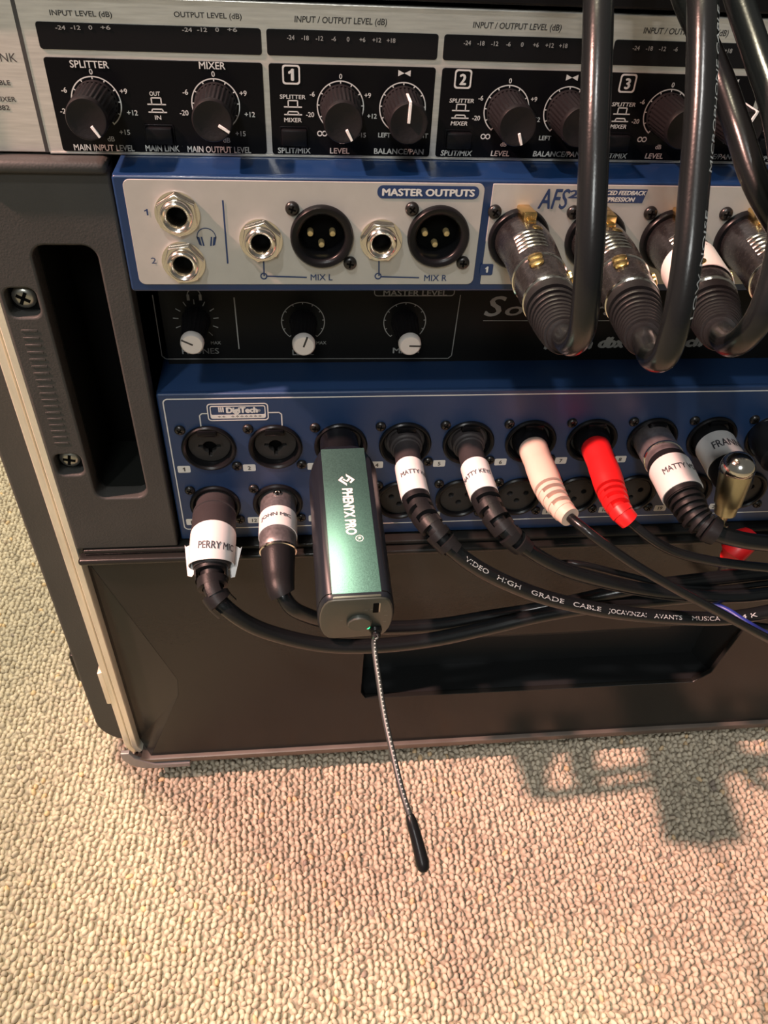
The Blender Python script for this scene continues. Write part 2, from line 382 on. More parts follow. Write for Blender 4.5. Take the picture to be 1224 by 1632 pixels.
# ------------------------------------------------------------------ floor and carpet
FLOOR = -430.0
def floor():
    V, Fc = box(-2500, 2500, -2500, 2500, FLOOR-30, FLOOR)
    me = bpy.data.meshes.new('floor'); me.from_pydata([tuple(Vector(v)*S) for v in V], [], Fc); me.update(); me.materials.append(M['carpet_base'])
    f = link('floor', me, None, kind='structure')
    pts = []
    for xc in np.arange(-440, 460, 3.7):
        ys = np.arange(-290, 340, 3.3)+rng.uniform(0, 3.3)
        for yy in ys:
            if xc > -125 and yy > 30: continue
            if xc < -380 and yy < -200: continue
            pts.append((xc, yy))
    P = np.array(pts); n = len(P)
    P += rng.normal(0, .55, P.shape)*np.array([1.0, 1.0])
    P[:, 0] += 1.3*np.sin(P[:, 1]/23+P[:, 0]/31)
    seg = 7; ang = np.arange(seg)*2*np.pi/seg
    rings = [(1.0, 0.0), (.98, .45), (.62, .86)]
    L = rng.uniform(1.75, 2.55, n); W = rng.uniform(1.25, 1.75, n); Hh = rng.uniform(1.9, 3.6, n); th = rng.normal(np.pi/2, .65, n)
    tilt = rng.normal(0, .28, (n, 2))
    vs = []
    for rr_, hh in rings:
        lx = L[:, None]*rr_*np.cos(ang)[None]; ly = W[:, None]*rr_*np.sin(ang)[None]
        X = lx*np.cos(th)[:, None]-ly*np.sin(th)[:, None]; Yv = lx*np.sin(th)[:, None]+ly*np.cos(th)[:, None]
        Zv = Hh[:, None]*hh+tilt[:, :1]*X*hh+tilt[:, 1:]*Yv*hh
        vs.append(np.stack([P[:, :1]+X, P[:, 1:]+Yv, FLOOR-.3+Zv], -1))
    top = np.stack([P[:, 0], P[:, 1], FLOOR-.3+Hh], -1)[:, None]
    V = np.concatenate(vs+[top], 1); nv = V.shape[1]
    quads = []
    for i in range(2):
        for k in range(seg): quads.append((i*seg+k, i*seg+(k+1) % seg, (i+1)*seg+(k+1) % seg, (i+1)*seg+k))
    tris = [(2*seg+k, 2*seg+(k+1) % seg, 3*seg) for k in range(seg)]
    base = (np.arange(n)*nv)[:, None, None]
    Q = (np.array(quads)[None]+base).reshape(-1, 4); T = (np.array(tris)[None]+base).reshape(-1, 3)
    me = bpy.data.meshes.new('carpet_pile'); me.vertices.add(n*nv); me.vertices.foreach_set('co', (V.reshape(-1, 3)*S).ravel())
    me.loops.add(Q.size+T.size); me.loops.foreach_set('vertex_index', np.concatenate([Q.ravel(), T.ravel()]).astype(np.int32))
    me.polygons.add(len(Q)+len(T))
    st = np.concatenate([np.arange(len(Q))*4, Q.size+np.arange(len(T))*3]).astype(np.int32)
    me.polygons.foreach_set('loop_start', st); me.update(calc_edges=True); me.validate()
    me.polygons.foreach_set('use_smooth', [True]*len(me.polygons))
    k = rng.normal(0, 1, n); pal = np.array([.52, .455, .355])[None]*(1+.09*k[:, None])
    fl = rng.random(n); pal[fl < .02] = (.48, .40, .31); pal[(fl > .02) & (fl < .035)] = (.62, .46, .28); pal[fl > .997] = (.30, .25, .21)
    patch = .05*np.sin(P[:, 0]/37+1)*np.sin(P[:, 1]/29)
    pal = np.clip(pal*(1+patch[:, None]), 0, 1)
    ca = me.color_attributes.new('tuft', 'FLOAT_COLOR', 'POINT')
    c4 = np.ones((n, nv, 4)); c4[:, :, :3] = pal[:, None]; ca.data.foreach_set('color', c4.ravel())
    me.materials.append(M['carpet_loops'])
    link('carpet_pile', me, f, kind='stuff')
floor()
# ------------------------------------------------------------------ rack case
XR = 372.0
def rack_case():
    t = thing('rack_case', 'black plastic rack case with pale metal valance strip standing on the carpet', 'rack case', (130, 20, FLOOR))
    # outer shell: side walls, bottom, behind the valance
    def shell_loop(x0, x1, z0, z1, r): return rr(x0, z0, x1, z1, r, 8)
    g = plate([shell_loop(-137, XR+27, -417, 160, 24), shell_loop(-118, XR+8, -408, 150, 8)], 14, 380, 1.5)
    wobj('shell', g, 'case_shell', t)
    wobj('shell_seam', box(-138.2, -116, 16, 390, -179.5, -178, .3), 'case_shell', t)
    wobj('side_latch', box(-143, -136, 22, 60, -362, -335, 2.5), 'case_black', t)
    # metal valance: tongue and groove strip that turns the corner, two ridges with a dark groove
    def around(off, y0, y1):
        V = []; cx, cz, r = -101.5, -395.5, 16.0-off
        pts = [(-117.5+off, 158), (-117.5+off, 20)]
        for k in range(9):
            a = math.pi+math.pi/2*k/8; pts.append((cx+r*math.cos(a), cz+r*math.sin(a)))
        pts += [(XR-10, cz-r)]
        cx2 = XR-6
        for k in range(9):
            a = 1.5*math.pi+math.pi/2*k/8; pts.append((cx2+r*math.cos(a), cz+r*math.sin(a)))
        pts += [(cx2+r, 158)]
        return pts
    def rail(o0, o1, y0, y1):
        prof = [(o0, y1), (o0, y0+.8), (o0+.6, y0), (o1-.6, y0), (o1, y0+.8), (o1, y1)]
        L = [around(o, 0, 0) for o, _ in prof]; n = len(L[0]); V = []; Fc = []
        for (o, y), lp in zip(prof, L): V += [Vector((a, y, b)) for a, b in lp]
        for i in range(len(prof)-1):
            for k in range(n-1): Fc.append((i*n+k, i*n+k+1, (i+1)*n+k+1, (i+1)*n+k))
        return V, Fc
    def part_of(g, lo, hi, npt=24):          # cut the run of the strip into side and bottom lengths
        V, Fc = g; n = len(V)//6; return V, [f for f in Fc if lo <= (f[0] % n) < hi]
    N = len(around(0, 0, 0))
    for o0, o1, yy in ((0, 4.0, -1), (5.0, 8.8, -3)):
        wobj('valance_strip', part_of(rail(o0, o1, yy, 16), 0, 6), 'valance_metal', t)
        wobj('bottom_strip', part_of(rail(o0, o1, yy-5.5, 16), 6, 16), 'valance_shaded', t, label='bottom run of the metal strip, its shade put in as brown-grey')
        wobj('valance_strip', part_of(rail(o0, o1, yy, 16), 16, N), 'valance_metal', t)
    wobj('valance_groove', rail(3.9, 5.1, 2, 16), 'hole_black', t)
    wobj('corner_guard', plate([[(-118, -394)]+[(-101.5+17*math.cos(math.pi+math.pi/2*k/8), -395.5+17*math.sin(math.pi+math.pi/2*k/8)) for k in range(1, 9)]+[(-78, -412.5), (-78, -408.5), (-99, -408.0), (-110.5, -400), (-113, -394)]], -9.2, 3, .6), 'clear_corner', t, label='clear plastic corner cap')
    wobj('strip_clip', box(-119.5, -116.5, -1.5, 6, -352, -322, .8), 'valance_metal', t)
    # lower front panel with handle pocket and an added facet at left, tilted to mimic a reflection
    zt, zb = -228.5, -402.6
    B1 = at(283, 1083, -6); B2 = at(284, 1108, -6); C1 = at(237, 1191, -6); A1 = at(140, 895, -6)
    main = [(A1.x, zt), (XR-1, zt), (XR-1, zb), (C1.x, zb), (B2.x, B2.z), (B1.x, B1.z)]
    pz0, pz1 = -353.0, -300.0
    pocket = [(30, pz1), (29, pz0+6), (32, pz0), (238, pz0-1), (247, pz0+8), (254, pz1+2), (250, pz1+3)]
    wobj('front_panel', plate([main, pocket], -6, 3.2, .35), 'case_black', t)
    F1 = [Vector((A1.x, -6, zt)), Vector((B1.x, -6, B1.z)), Vector((B2.x, -6, B2.z)), Vector((C1.x, -6, zb)), Vector((-108.5, 3.5, zb+5)), Vector((-108.5, 3.5, zt))]
    wobj('reflection_facet', (F1, [(0, 5, 1), (5, 4, 1), (1, 4, 2), (2, 4, 3)]), 'case_black', t, ang=1)
    # pocket box
    pk = [Vector((a, yy, b)) for yy in (-5.5, 17) for a, b in [(30, pz1+1), (28.5, pz0-1), (246 if yy > 0 else 255, pz0-1), (246 if yy > 0 else 255, pz1+4)]]
    if True:
        V = pk; Fc = [(4, 5, 6, 7), (0, 1, 5, 4), (1, 2, 6, 5), (2, 3, 7, 6), (3, 0, 4, 7)]
    wobj('handle_pocket', (V, Fc), 'pocket_black', t, ang=10)
    wobj('handle_grip', box(60, 215, 4, 10, pz1-14, pz1+2, 2), 'pocket_black', t)
    # ledge above the panel: two rounded lips
    wobj('panel_lip', join(box(-108.5, XR-1, -8.5, -1.5, -229.6, -226.0, 1.5, 3), box(-106, XR-1, -4.8, 4, -225.8, -222.8, 1.0, 3)), 'case_black', t)
    # dark inner liner behind everything
    wobj('liner', join(box(-117, XR+7, 100, 104, -408, 150), box(-110, XR, 2, 100, -226, -222.9)), 'hole_black', t)
    for xa, xb in ((-109.5, -95.5), (XR-14.5, XR-.5)): wobj('rack_rail', box(xa, xb, 3.1, 6, -408, 60), 'satin_black', t)
    for x in (-90, 330):
        for y in (60, 340): wobj('foot', lathe([(0, 16), (12, 14), (12, .01)], 24, (x, y, -417), (0, 0, -1)), 'rubber_black', t)
rack_case()
# ------------------------------------------------------------------ unit above, only its lower edge shows
def top_unit():
    t = thing('rack_unit', 'black rack unit directly above the silver splitter, cut by the top edge', 'rack unit', (130, 10, 2))
    wobj('face_plate', plate([rr(-110, 1.6, XR, 45, 1.5, 3)], -2, 3, .6), 'satin_black', t)
    wobj('chassis', box(-80, XR-30, 1, 90, 3, 44, .5), 'satin_black', t)
top_unit()
# ------------------------------------------------------------------ splitter / mixer unit
def splitter():
    t = thing('splitter_mixer', 'silver brushed-metal rack mixer with black control fields and fluted black knobs', 'rack mixer', (130, 0, -44.45))
    wobj('face_plate', plate([rr(-110, -44.2, XR, 0, .8, 3)], 0, 3, .4), 'brushed_aluminium', t)
    wobj('chassis', box(-79, XR-31, 3, 92, -43.6, -1, .5), 'satin_black', t)
    wobj('ear_seam', box(-81.6, -80.4, -.12, .5, -44.1, -.1), 'print_dark', t)
    # display windows and control fields
    D = 55.2; X1 = -8.0
    def window(x0, x1):
        wobj('display_window', plate([rr(x0, -14.2, x1, -7.0, .9, 4)], -.25, .3, .08), 'window_black', t)
        wobj('control_field', plate([rr(x0+.2, -43.5, x1-.1, -16.3, .9, 4)], -.45, .5, .1), 'gloss_black', t)
    window(-76, -9.6)
    wobj('bottom_edge', box(-80, XR, -.3, 0, -44.35, -43.9), 'brushed_aluminium', t)
    for k in range(6): window(X1+D*k, X1+D*k+53.4)
    tx = []; dim = []; dark = []
    P0 = -.5
    def knob(x, z, ang, side=False):
        o = inst('knob', 'knob', t, (x, P0, z)); inst('pointer', 'knob_line_side' if side else 'knob_line', o, (0, 0, 0), (0, math.radians(ang), 0))
        tx.append(arc_band(x, z, 7.35, 7.7, -55, 235, P0-.06, 48))
        for j in range(11):
            a = math.radians(235-29*j); c, s_ = math.cos(a), math.sin(a); tx.append(strip(x+6.8*c, z+6.8*s_, x+7.7*c, z+7.7*s_, .35, P0-.07))
    def button(px, py):
        p = at(px, py, P0); o = inst('push_button', 'push_button', t, (p.x, P0, p.z)); inst('button_well', 'button_well', o, (0, 0, 0))
    def icon(x, z):                          # out / in pictograms of the push switch
        y = P0-.06
        for a, b, c, d in ((-1.5, .3, -1.5, 2.2), (1.5, .3, 1.5, 2.2), (-1.5, 2.2, 1.5, 2.2), (-2.9, .3, 2.9, .3), (-2.9, -2.0, 2.9, -2.0), (-1.5, -1.1, 1.5, -1.1), (-1.9, -2, -1.5, -1.1), (1.9, -2, 1.5, -1.1)):
            tx.append(strip(x+a, z+b, x+c, z+d, .38, y))
    # main section
    for (px, py, lb, tl, tr, ty, an) in ((154, 164, 'SPLITTER', 111, 173, 102, 148), (344, 167, 'MIXER', 317, 359, 104, 122)):
        p = at(px, py, P0); knob(p.x, p.z, an); tx.append(tpx(lb, tl, tr, ty, 12, P0))
        for s_, dx, dz in (('0', 0, 8.9), ('-6', -9.2, 3.6), ('-20', -10.3, -2.5), ('+9', 8.9, 3.6), ('+12', 10.6, -2.6), ('+15', 7.2, -8.5), ('dB', 2.0, -10.6)):
            tx.append(text_flat(s_, p.x+dx+(.5 if dz < -9 else 0), p.z+dz, 1.6, P0-.06))
    tx.append(tpx('MAIN INPUT LEVEL', 118, 214, 235, 10, P0)); tx.append(tpx('MAIN LINK', 232, 286, 236, 10, P0)); tx.append(tpx('MAIN OUTPUT LEVEL', 299, 400, 238, 10, P0))
    tx.append(tpx('OUT', 238, 255, 149, 7, P0)); tx.append(tpx('IN', 247, 257, 187, 7, P0))
    p = at(250, 168, P0); icon(p.x, p.z); button(255, 214)
    for lb, a, b, c, n0 in (('INPUT LEVEL (dB)', 79, 178, 21, 96), ('OUTPUT LEVEL (dB)', 277, 385, 24, 298)):
        dark.append(tpx(lb, a, b, c, 9, 0))
        for s_, o_ in (('-24', 0), ('-12', 24), ('0', 48), ('+6', 72)): dim.append(tpx(s_, n0+o_-8 if len(s_) > 1 else n0+o_-3, n0+o_+8 if len(s_) > 1 else n0+o_+3, 43.5+(n0 > 200)*3.5, 7, -.3))
    # channels
    for k in range(6):
        ox = D*k
        def q(px, py, y=P0): v = at(px, py, y); return v.x+ox, v.z
        x, z = q(542.6, 170); knob(x, z, (152, 160, 150, 140, 155, 150)[k])
        for s_, dx, dz in (('0', 0, 8.9), ('-6', -9.1, 3.6), ('-20', -9.9, -2.5), ('+9', 8.8, 3.6), ('+12', 10.4, -2.6), ('+15', 7.0, -8.5), ('dB', .6, -10.6)):
            tx.append(text_flat(s_, x+dx, z+dz, 1.5, P0-.06))
        for sx in (-1, 1): tx.append(arc_band(x-6.0+sx*.8, z-8.3, .55, .9, 0, 360, P0-.06, 14))
        x, z = q(641.5, 172); knob(x, z, (2, 24, 20, -10, 10, 0)[k], True)
        tx.append(([Vector((x+a, P0-.06, z+10.2+b)) for a, b in ((-2, .9), (0, 0), (-2, -.9), (2, .9), (2, -.9))], [(0, 2, 1), (1, 4, 3)]))
        tx.append(text_flat('LEFT', x-5.6, z-8.4, 1.5, P0-.06)); tx.append(text_flat('RIGHT', x+6.2, z-8.4, 1.5, P0-.06))
        x, z = q(464, 119)
        tx.append(join(plate([rr(x-2.8, z-2.8, x+2.8, z+2.8, .9, 4), rr(x-2.3, z-2.3, x+2.3, z+2.3, .7, 4)], P0-.07, .05)))
        tx.append(text_flat(str(k+1), x, z, 3.2, P0-.07, bold=.03))
        for lb, a, b, c, h in (('SPLITTER', 446, 487, 154, 7), ('MIXER', 453, 481, 191, 7), ('SPLIT/MIX', 443, 495, 239.5, 9), ('LEVEL', 526, 557, 240, 9), ('BALANCE/PAN', 596, 675, 241, 9)):
            (xa, za), (xb, zb) = q(a, c), q(b, c); h_ = q(a, c-h/2)[1]-q(a, c+h/2)[1]
            tx.append(text_flat(lb, (xa+xb)/2, (za+zb)/2, h_, P0-.06, w=xb-xa, shear=.12 if k > 0 else 0))
        x, z = q(467, 172); icon(x, z)
        x, z = q(469, 217); o = inst('push_button', 'push_button', t, (x, P0, z)); inst('button_well', 'button_well', o, (0, 0, 0))
        (xa, za), (xb, zb) = q(469, 28, 0), q(617, 31, 0); dark.append(text_flat('INPUT / OUTPUT LEVEL (dB)', (xa+xb)/2, -4.2, 1.75, -.06, w=xb-xa, shear=.1))
        for j, s_ in enumerate(('-24', '-18', '-12', '-6', '0', '+6', '+12', '+18')):
            xa, za = q(463+23*j, 49, -.3); dim.append(text_flat(s_, xa, -9.1, 1.3, -.34))
    wobj('white_lettering', join(*tx), 'print_white', t); wobj('scale_lettering', join(*dim), 'print_dim', t)
    dark += [tpx('ULTRALINK', -75, 26, 90, 15, 0, bold=.004), tpx('FLEXIBLE', -30, 16, 131, 8, 0), tpx('SPLITTER/MIXER', -60, 25, 157, 8, 0), tpx('MX882', -22, 15, 171, 8, 0)]
    each('dark_lettering', dark, 'print_dark', t)
splitter()
# ------------------------------------------------------------------ digital stage mixer, four units high
UPY = -20.0; BLY = 24.0; ZS = -139.0
MIX = None
def digital_mixer():
    global MIX
    t = MIX = thing('digital_mixer', 'blue stage mixer with silver output panel and two rows of input sockets', 'stage mixer', (130, 0, -222))
    # grey ears with carrying slots
    lx0, lx1 = -108.8, -61.7
    def ear(x0, x1, mir):
        mx = (lambda a: a) if not mir else (lambda a: XR-110-a)
        out = [(mx(a), b) for a, b in rr(x0, -222.3, x1, -45.2, 1.0, 3)]
        slot = [(mx(a), b) for a, b in rr(-93.4, -191.0, -71.0, -74.0, 5, 8)]
        h1 = [(mx(a), b) for a, b in rr(-106.8, -101.6, -95.6, -90.0, 3.0, 5)]
        h2 = [(mx(a), b) for a, b in rr(-106.8, -177.2, -95.6, -165.8, 3.0, 5)]
        if not mir: h1 = [(a+.0, b) for a, b in h1]
        wobj('ear', plate([out, slot, h1, h2], -4, 9, .9), 'ear_grey', t)
        wobj('ear_top', box(min(mx(x0), mx(x1)), max(mx(x0), mx(x1)), -6.5, 6, -49.2, -44.9, 1.8, 3), 'ear_grey', t)
        cx = (mx(-93.4)+mx(-71))/2
        # slot walls and back
        wall = plate([[(mx(a), b) for a, b in rr(-94.4, -192.0, -69.9, -73.0, 6, 8)], [(mx(a), b) for a, b in rr(-93.0, -190.7, -71.4, -74.3, 5, 8)]], 4.5, 34, 0)
        wobj('slot_wall', wall, 'slot_shade', t); wobj('slot_back', box(cx-14, cx+14, 38, 40, -193, -72), 'hole_black', t)
        for zc in (-95.6, -171.3):
            wobj('screw_well', box(mx(-101.2)-6.5, mx(-101.2)+6.5, 2.2, 3.4, zc-6, zc+6), 'recess_black', t)
            screw(t, mx(-101.6), 2.0, zc, True, .5 if zc > -100 else .2)
        ribs = [box(min(mx(-104.5), mx(-98.5)), max(mx(-104.5), mx(-98.5)), -4.22, -3.8, -107-3.1*k-.5, -107-3.1*k+.5, .15, 1) for k in range(18)]
        wobj('grip_ribs', join(*ribs), 'ear_grey', t, kind='stuff')
    ear(lx0, lx1, False); ear(lx0, lx1, True)
    RX = XR-49                               # right inner end
    # upper tier
    mix_c = [(at(513, 376, UPY), 'm'), (at(698, 376, UPY), 'm')]+[(Vector((75.4+27.2*k, UPY, -63.7)), 'm') for k in range(6)]
    trs = [at(416, 382, UPY), at(607, 382, UPY), at(283, 340, UPY), at(293, 417, UPY)]
    holes = [circ(p.x, p.z, 8.2, 32) for p, _ in mix_c]+[circ(p.x, p.z, 4.6, 20) for p in trs]
    front = plate([rr(-57.8, -83.4, RX, -44.3, 1.2, 4)]+holes, UPY+.2, 2.4, .7)
    g = join(front, box(-57.8, RX, UPY+2, 40, -46.2, -44.6, .3), box(-57.8, RX, UPY+2, 40, -83.3, -81.6, .3), box(-57.8, -56, UPY+2, 40, -83.2, -44.8, .3), box(RX-2, RX, UPY+2, 40, -83.2, -44.8, .3), box(-57, RX-1, 38, 40, -83, -45))
    wobj('upper_chassis', g, 'blue_paint', t)
    h0 = [h for h in holes if h[0][0] < 62]; h1 = [h for h in holes if h[0][0] > 62]
    wobj('output_panel', plate([[(-54.2, -45.6+.4)][:0]+[(a if a > -40 else a+(-(b+45)/-38)*0, b) for a, b in rr(-54.6, -80.6, 61.5, -45.4, 2.2, 5)]]+h0, UPY-.15, .5, .12), 'silver_paint', t)
    wobj('output_panel', plate([rr(64.2, -80.6, RX-3, -45.4, .4, 3)]+h1, UPY-.15, .5, .12), 'silver_paint', t)
    # sockets
    for p, _ in mix_c:
        o = inst('output_socket', 'male_ring', t, (p.x, UPY-.1, p.z)); inst('socket_floor', 'male_floor', o, (0, 0, 0))
        for dx, dz in ((-3.8, -1.0), (3.8, -1.0), (0, -4.9)): inst('pin', 'pin', o, (dx, 0, dz))
        screw(t, p.x-9.6, UPY-.1, p.z+9.3, rot=random.random()); screw(t, p.x+9.6, UPY-.1, p.z-9.3, rot=random.random())
    for i, p in enumerate(trs):
        o = inst('headphone_jack' if i > 1 else 'output_jack', 'jack_collar', t, (p.x, UPY-.1, p.z)); inst('hex_nut', 'hex_nut', o, (0, 0, 0), (0, .4*i, 0)); inst('washer', 'jack_washer', o, (0, 0, 0)); inst('jack_hole', 'jack_hole', o, (0, 0, 0))
    Y2 = UPY-.2; nv = []
    nv += [tpx('1', 230, 236, 338, 10, Y2, bold=0), tpx('2', 241, 249, 415, 10, Y2, bold=0), tpx('MIX L', 495, 530, 441.5, 10, Y2, bold=.006), tpx('MIX R', 676, 712, 442.5, 10, Y2, bold=.006)]
    nv += [pline((355, 319), (363, 420), .55, Y2), pline((420, 411), (421, 440), .5, Y2), pline((424, 440), (489, 442), .5, Y2), pline((604, 411), (604, 440), .5, Y2), pline((607, 441), (668, 442.5), .5, Y2)]
    for a, b in ((420.5, 440), (602.5, 440)): p = at(a, b, Y2); nv.append(arc_band(p.x, p.z, .8, 1.25, 0, 360, Y2-.05, 20))
    p = at(329, 378, Y2)                      # headphone symbol
    nv.append(arc_band(p.x, p.z, 2.9, 3.2, -10, 190, Y2-.06, 20))
    for sx in (-1, 1):
        nv.append(([Vector((p.x+sx*a, Y2-.06, p.z+b)) for a, b in ((3.3, .2), (2.3, .0), (1.7, -3.0), (2.6, -2.6))], [(0, 1, 2, 3)]))
        nv.append(([Vector((p.x+sx*a, Y2-.06, p.z+b)) for a, b in ((1.9, .1), (1.4, .1), (.9, -3.0), (1.4, -3.0))], [(0, 1, 2, 3)]))
    a, b = at(601, 316, Y2), at(765, 297, Y2); nv.append(plate([rr(a.x, a.z, b.x, b.z, 1.9, 6)], Y2-.08, .06))
    nv.append(tpx('AFS', 859, 907, 316, 33, Y2, bold=.012, shear=.2)); nv.append(tpx('2', 905, 923, 309, 13, Y2, bold=.03, shear=.1))
    a, b = at(930, 323, Y2), at(1033, 302, Y2); nv.append(poly([(a.x, a.z), (b.x-.9, a.z), (b.x, b.z), (a.x+.9, b.z)], Y2-.06))
    for k in range(6):
        p = Vector((64.9+27.2*k+.9, 0, -75.0))
        if k == 0: nv.append(plate([rr(p.x-2.3, p.z-2.1, p.x+2.3, p.z+2.1, .6, 4)], Y2-.08, .06))
    each('navy_print', nv, 'print_navy', t)
    wt = [tpx('MASTER OUTPUTS', 609, 757, 306.5, 11.5, Y2-.1, bold=.03), tpx('ADVANCED FEEDBACK', 934, 1030, 307, 7, Y2-.1, bold=.03, shear=.2), tpx('SUPPRESSION', 952, 1012, 317.5, 7, Y2-.1, bold=.03, shear=.2), tpx('1', 773, 778, 429.5, 9, Y2-.1, bold=.04)]
    each('light_print', wt, 'print_white', t)
    # recessed black tier with the three knobs
    wobj('black_panel', plate([rr(-57.5, -139.2, RX, -80, .3, 2)], BLY, 4, .1), 'recess_black', t)
    lt = []; Yb = BLY-.05; faint = []
    for px, py, an, ring in ((312.6, 510, -62, 0), (483, 513, 20, 1), (645, 513, 92, 1)):
        p = at(px, py, BLY); o = inst('knob', 'slim_knob', t, (p.x, BLY, p.z)); c = inst('cap', 'slim_cap', o, (0, 0, 0), label='pale cap'); 
        ln = inst('pointer', 'slim_line', o, (0, 0, 0), (0, math.radians(an), 0))
        if ring:
            lt.append(arc_band(p.x, p.z, 8.9, 9.25, -50, 230, Yb-.05, 40))
            for j in range(11):
                a = math.radians(230-28*j); lt.append(strip(p.x+8.2*math.cos(a), p.z+8.2*math.sin(a), p.x+9.2*math.cos(a), p.z+9.2*math.sin(a), .35, Yb-.06))
        else:
            for j in range(11):
                a = math.radians(230-28*j); lt.append(strip(p.x+7.2*math.cos(a), p.z+7.2*math.sin(a), p.x+9.4*math.cos(a), p.z+9.4*math.sin(a), .35, Yb-.06))
    a, b = at(259, 572, BLY), at(733, 462, BLY)
    o1 = rr(-59.5, a.z, b.x-3.0, -78, 2, 5); 
    tl = at(243, 470, BLY); bl = at(259, 572, BLY); br = at(719, 571, BLY); tr = at(734, 470, BLY)
    for p, q in ((tl, bl+Vector((0, 0, 1.5))), (bl+Vector((1.5, 0, 0)), br-Vector((1.5, 0, 0))), (br+Vector((0, 0, 1.5)), tr), (bl+Vector((0, 0, 1.5)), bl+Vector((1.5, 0, 0))), (br+Vector((0, 0, 1.5)), br-Vector((1.5, 0, 0)))):
        lt.append(strip(p.x, p.z, q.x, q.z, .32, Yb-.05))
    lt.append(pline((373, 474), (381, 556), .5, Yb))
    lt.append(tpx('PHONES', 290, 349, 559, 9, Yb, bold=.01)); lt.append(tpx('LEVEL', 466, 500, 561, 9, Yb)); lt.append(tpx('MAIN', 626, 668, 558, 9, Yb)); lt.append(tpx('MASTER LEVEL', 611, 713, 466.5, 9, Yb))
    for xa in (338, 506): lt.append(tpx('MAX', xa-2, xa+14, 546, 5, Yb))
    p0 = at(596, 472, BLY); p1 = at(724, 472, BLY)
    lt.append(plate([rr(p0.x, p0.z, p1.x, p0.z+6, 1.5, 4), rr(p0.x+.35, p0.z+.35, p1.x-.35, p0.z+5.6, 1.2, 4)], Yb-.08, .05))
    p = at(309, 470, BLY); lt.append(arc_band(p.x, p.z, 2.4, 2.8, -20, 200, Yb-.05, 20)); lt.append(box(p.x-3.0, p.x-1.9, Yb-.1, Yb, p.z-2.4, p.z+.2)); lt.append(box(p.x+1.9, p.x+3.0, Yb-.1, Yb, p.z-2.4, p.z+.2))
    wobj('panel_lettering', join(*lt), 'print_dim', t)
    lg = [tpx('S', 773, 806, 487, 33, Yb, bold=.01, shear=.25), tpx('oundcraft', 806, 1022, 491, 22, Yb, bold=.01, shear=.25), tpx('®', 1028, 1044, 477, 8, Yb, bold=0), pline((770, 511), (1110, 511), .35, Yb),
          tpx('lexicon', 868, 945, 547, 17, Yb, bold=.05, shear=.15), tpx('dbx', 954, 998, 545, 17, Yb, bold=.04, shear=.25), tpx('DigiTech', 1012, 1122, 544, 16, Yb, bold=.05, shear=.15), tpx('®', 1124, 1132, 548, 6, Yb, bold=0)]
    each('logo_lettering', lg, 'print_dim', t)
    # lower tier
    cx = [-41.6+28.8*k for k in range(12)]; cz = -166.7; lz = -200.0
    holes = [circ(x, cz, 9.8, 36) for x in cx[:10]]+[circ(x-.5, lz, 9.3, 32) for x in cx[:10]]
    g = join(plate([rr(-60.4, -221.8, RX, -138.7, 1.0, 3)]+holes, 0, 2.5, .8), box(-60.4, RX, 2, 40, -140.6, -139.0, .4), box(-60.4, RX, 2, 40, -221.8, -220.2, .3), box(-60.4, -58.8, 2, 40, -221, -140, .3), box(RX-2, RX, 2, 40, -221, -140, .3), box(-60, RX-1, 38, 40, -221, -139.5))
    wobj('lower_chassis', g, 'navy_paint', t)
    for k in range(10):
        x = cx[k]
        o = inst('combo_socket', 'combo_ring', t, (x, 0, cz)); inst('socket_insert', 'combo_insert', o, (0, 2.2, 0)); inst('socket_bottom', 'combo_bottom', o, (0, 0, 0)); inst('latch', 'combo_latch', o, (0, 0, 0))
        screw(t, x-11.3, 0, cz+10.0, rot=random.random()); screw(t, x+11.3, 0, cz-10.2, rot=random.random())
        x -= .5
        o = inst('input_socket', 'female_ring', t, (x, 0, lz)); inst('socket_insert', 'female_insert', o, (0, 0, 0)); inst('socket_bottom', 'combo_bottom', o, (0, 0, 0))
        screw(t, x-10.6, 0, lz+9.5, rot=random.random()); screw(t, x+10.6, 0, lz-9.3, rot=random.random())
    ln = []; Yl = 0
    zt_, zb_ = -140.9, -215.3
    ln.append(plate([rr(-58.2, zb_, RX-3, zt_, 2.2, 5), rr(-57.7, zb_+.5, RX-3.5, zt_-.5, 1.8, 5)], -.1, .08))
    tags = []; nums = []
    for k in range(10):
        x = cx[k]-12.2; z = cz-11.7
        tags.append(plate([rr(x-2.8, z-1.9, x+2.8, z+1.9, .6, 3)], -.1, .08)); nums.append(text_flat(str(k+1), x, z, 2.1, -.16, bold=.02))
        x = cx[k]-12.0; z = lz-10.4
        tags.append(plate([rr(x-3.1, z-1.9, x+3.1, z+1.9, .6, 3)], -.1, .08)); nums.append(text_flat(str(k+11), x, z, 2.1, -.16, bold=.02))
    a, b = at(332, 671, 0), at(427, 642, 0)
    ln.append(plate([rr(a.x, a.z, b.x, b.z, 1.6, 5), rr(a.x+.45, a.z+.45, b.x-.45, b.z-.45, 1.2, 5)], -.1, .08))
    ln.append(plate([rr(a.x+1.2, a.z+1.2, b.x-1.2, b.z-1.2, .9, 5), rr(a.x+1.6, a.z+3.1, b.x-1.6, b.z-1.6, .6, 5)], -.1, .08))
    my = (a.z+b.z)/2-.5
    for (p, q) in (((a.x, my), (cx[0]-2.2+1, my)), ((b.x, my), (cx[1]+3.4-1, my))): ln.append(strip(*p, *q, .5, -.1))
    ln.append(strip(cx[0]-2.2, my-1, cx[0]-2.2, -155.5, .5, -.1)); ln.append(strip(cx[1]+3.4, my-1, cx[1]+3.4, -155.5, .5, -.1))
    ln.append(strip(cx[0]-2.2, my-1, cx[0]-1.2, my, .5, -.1)); ln.append(strip(cx[1]+3.4, my-1, cx[1]+2.4, my, .5, -.1))
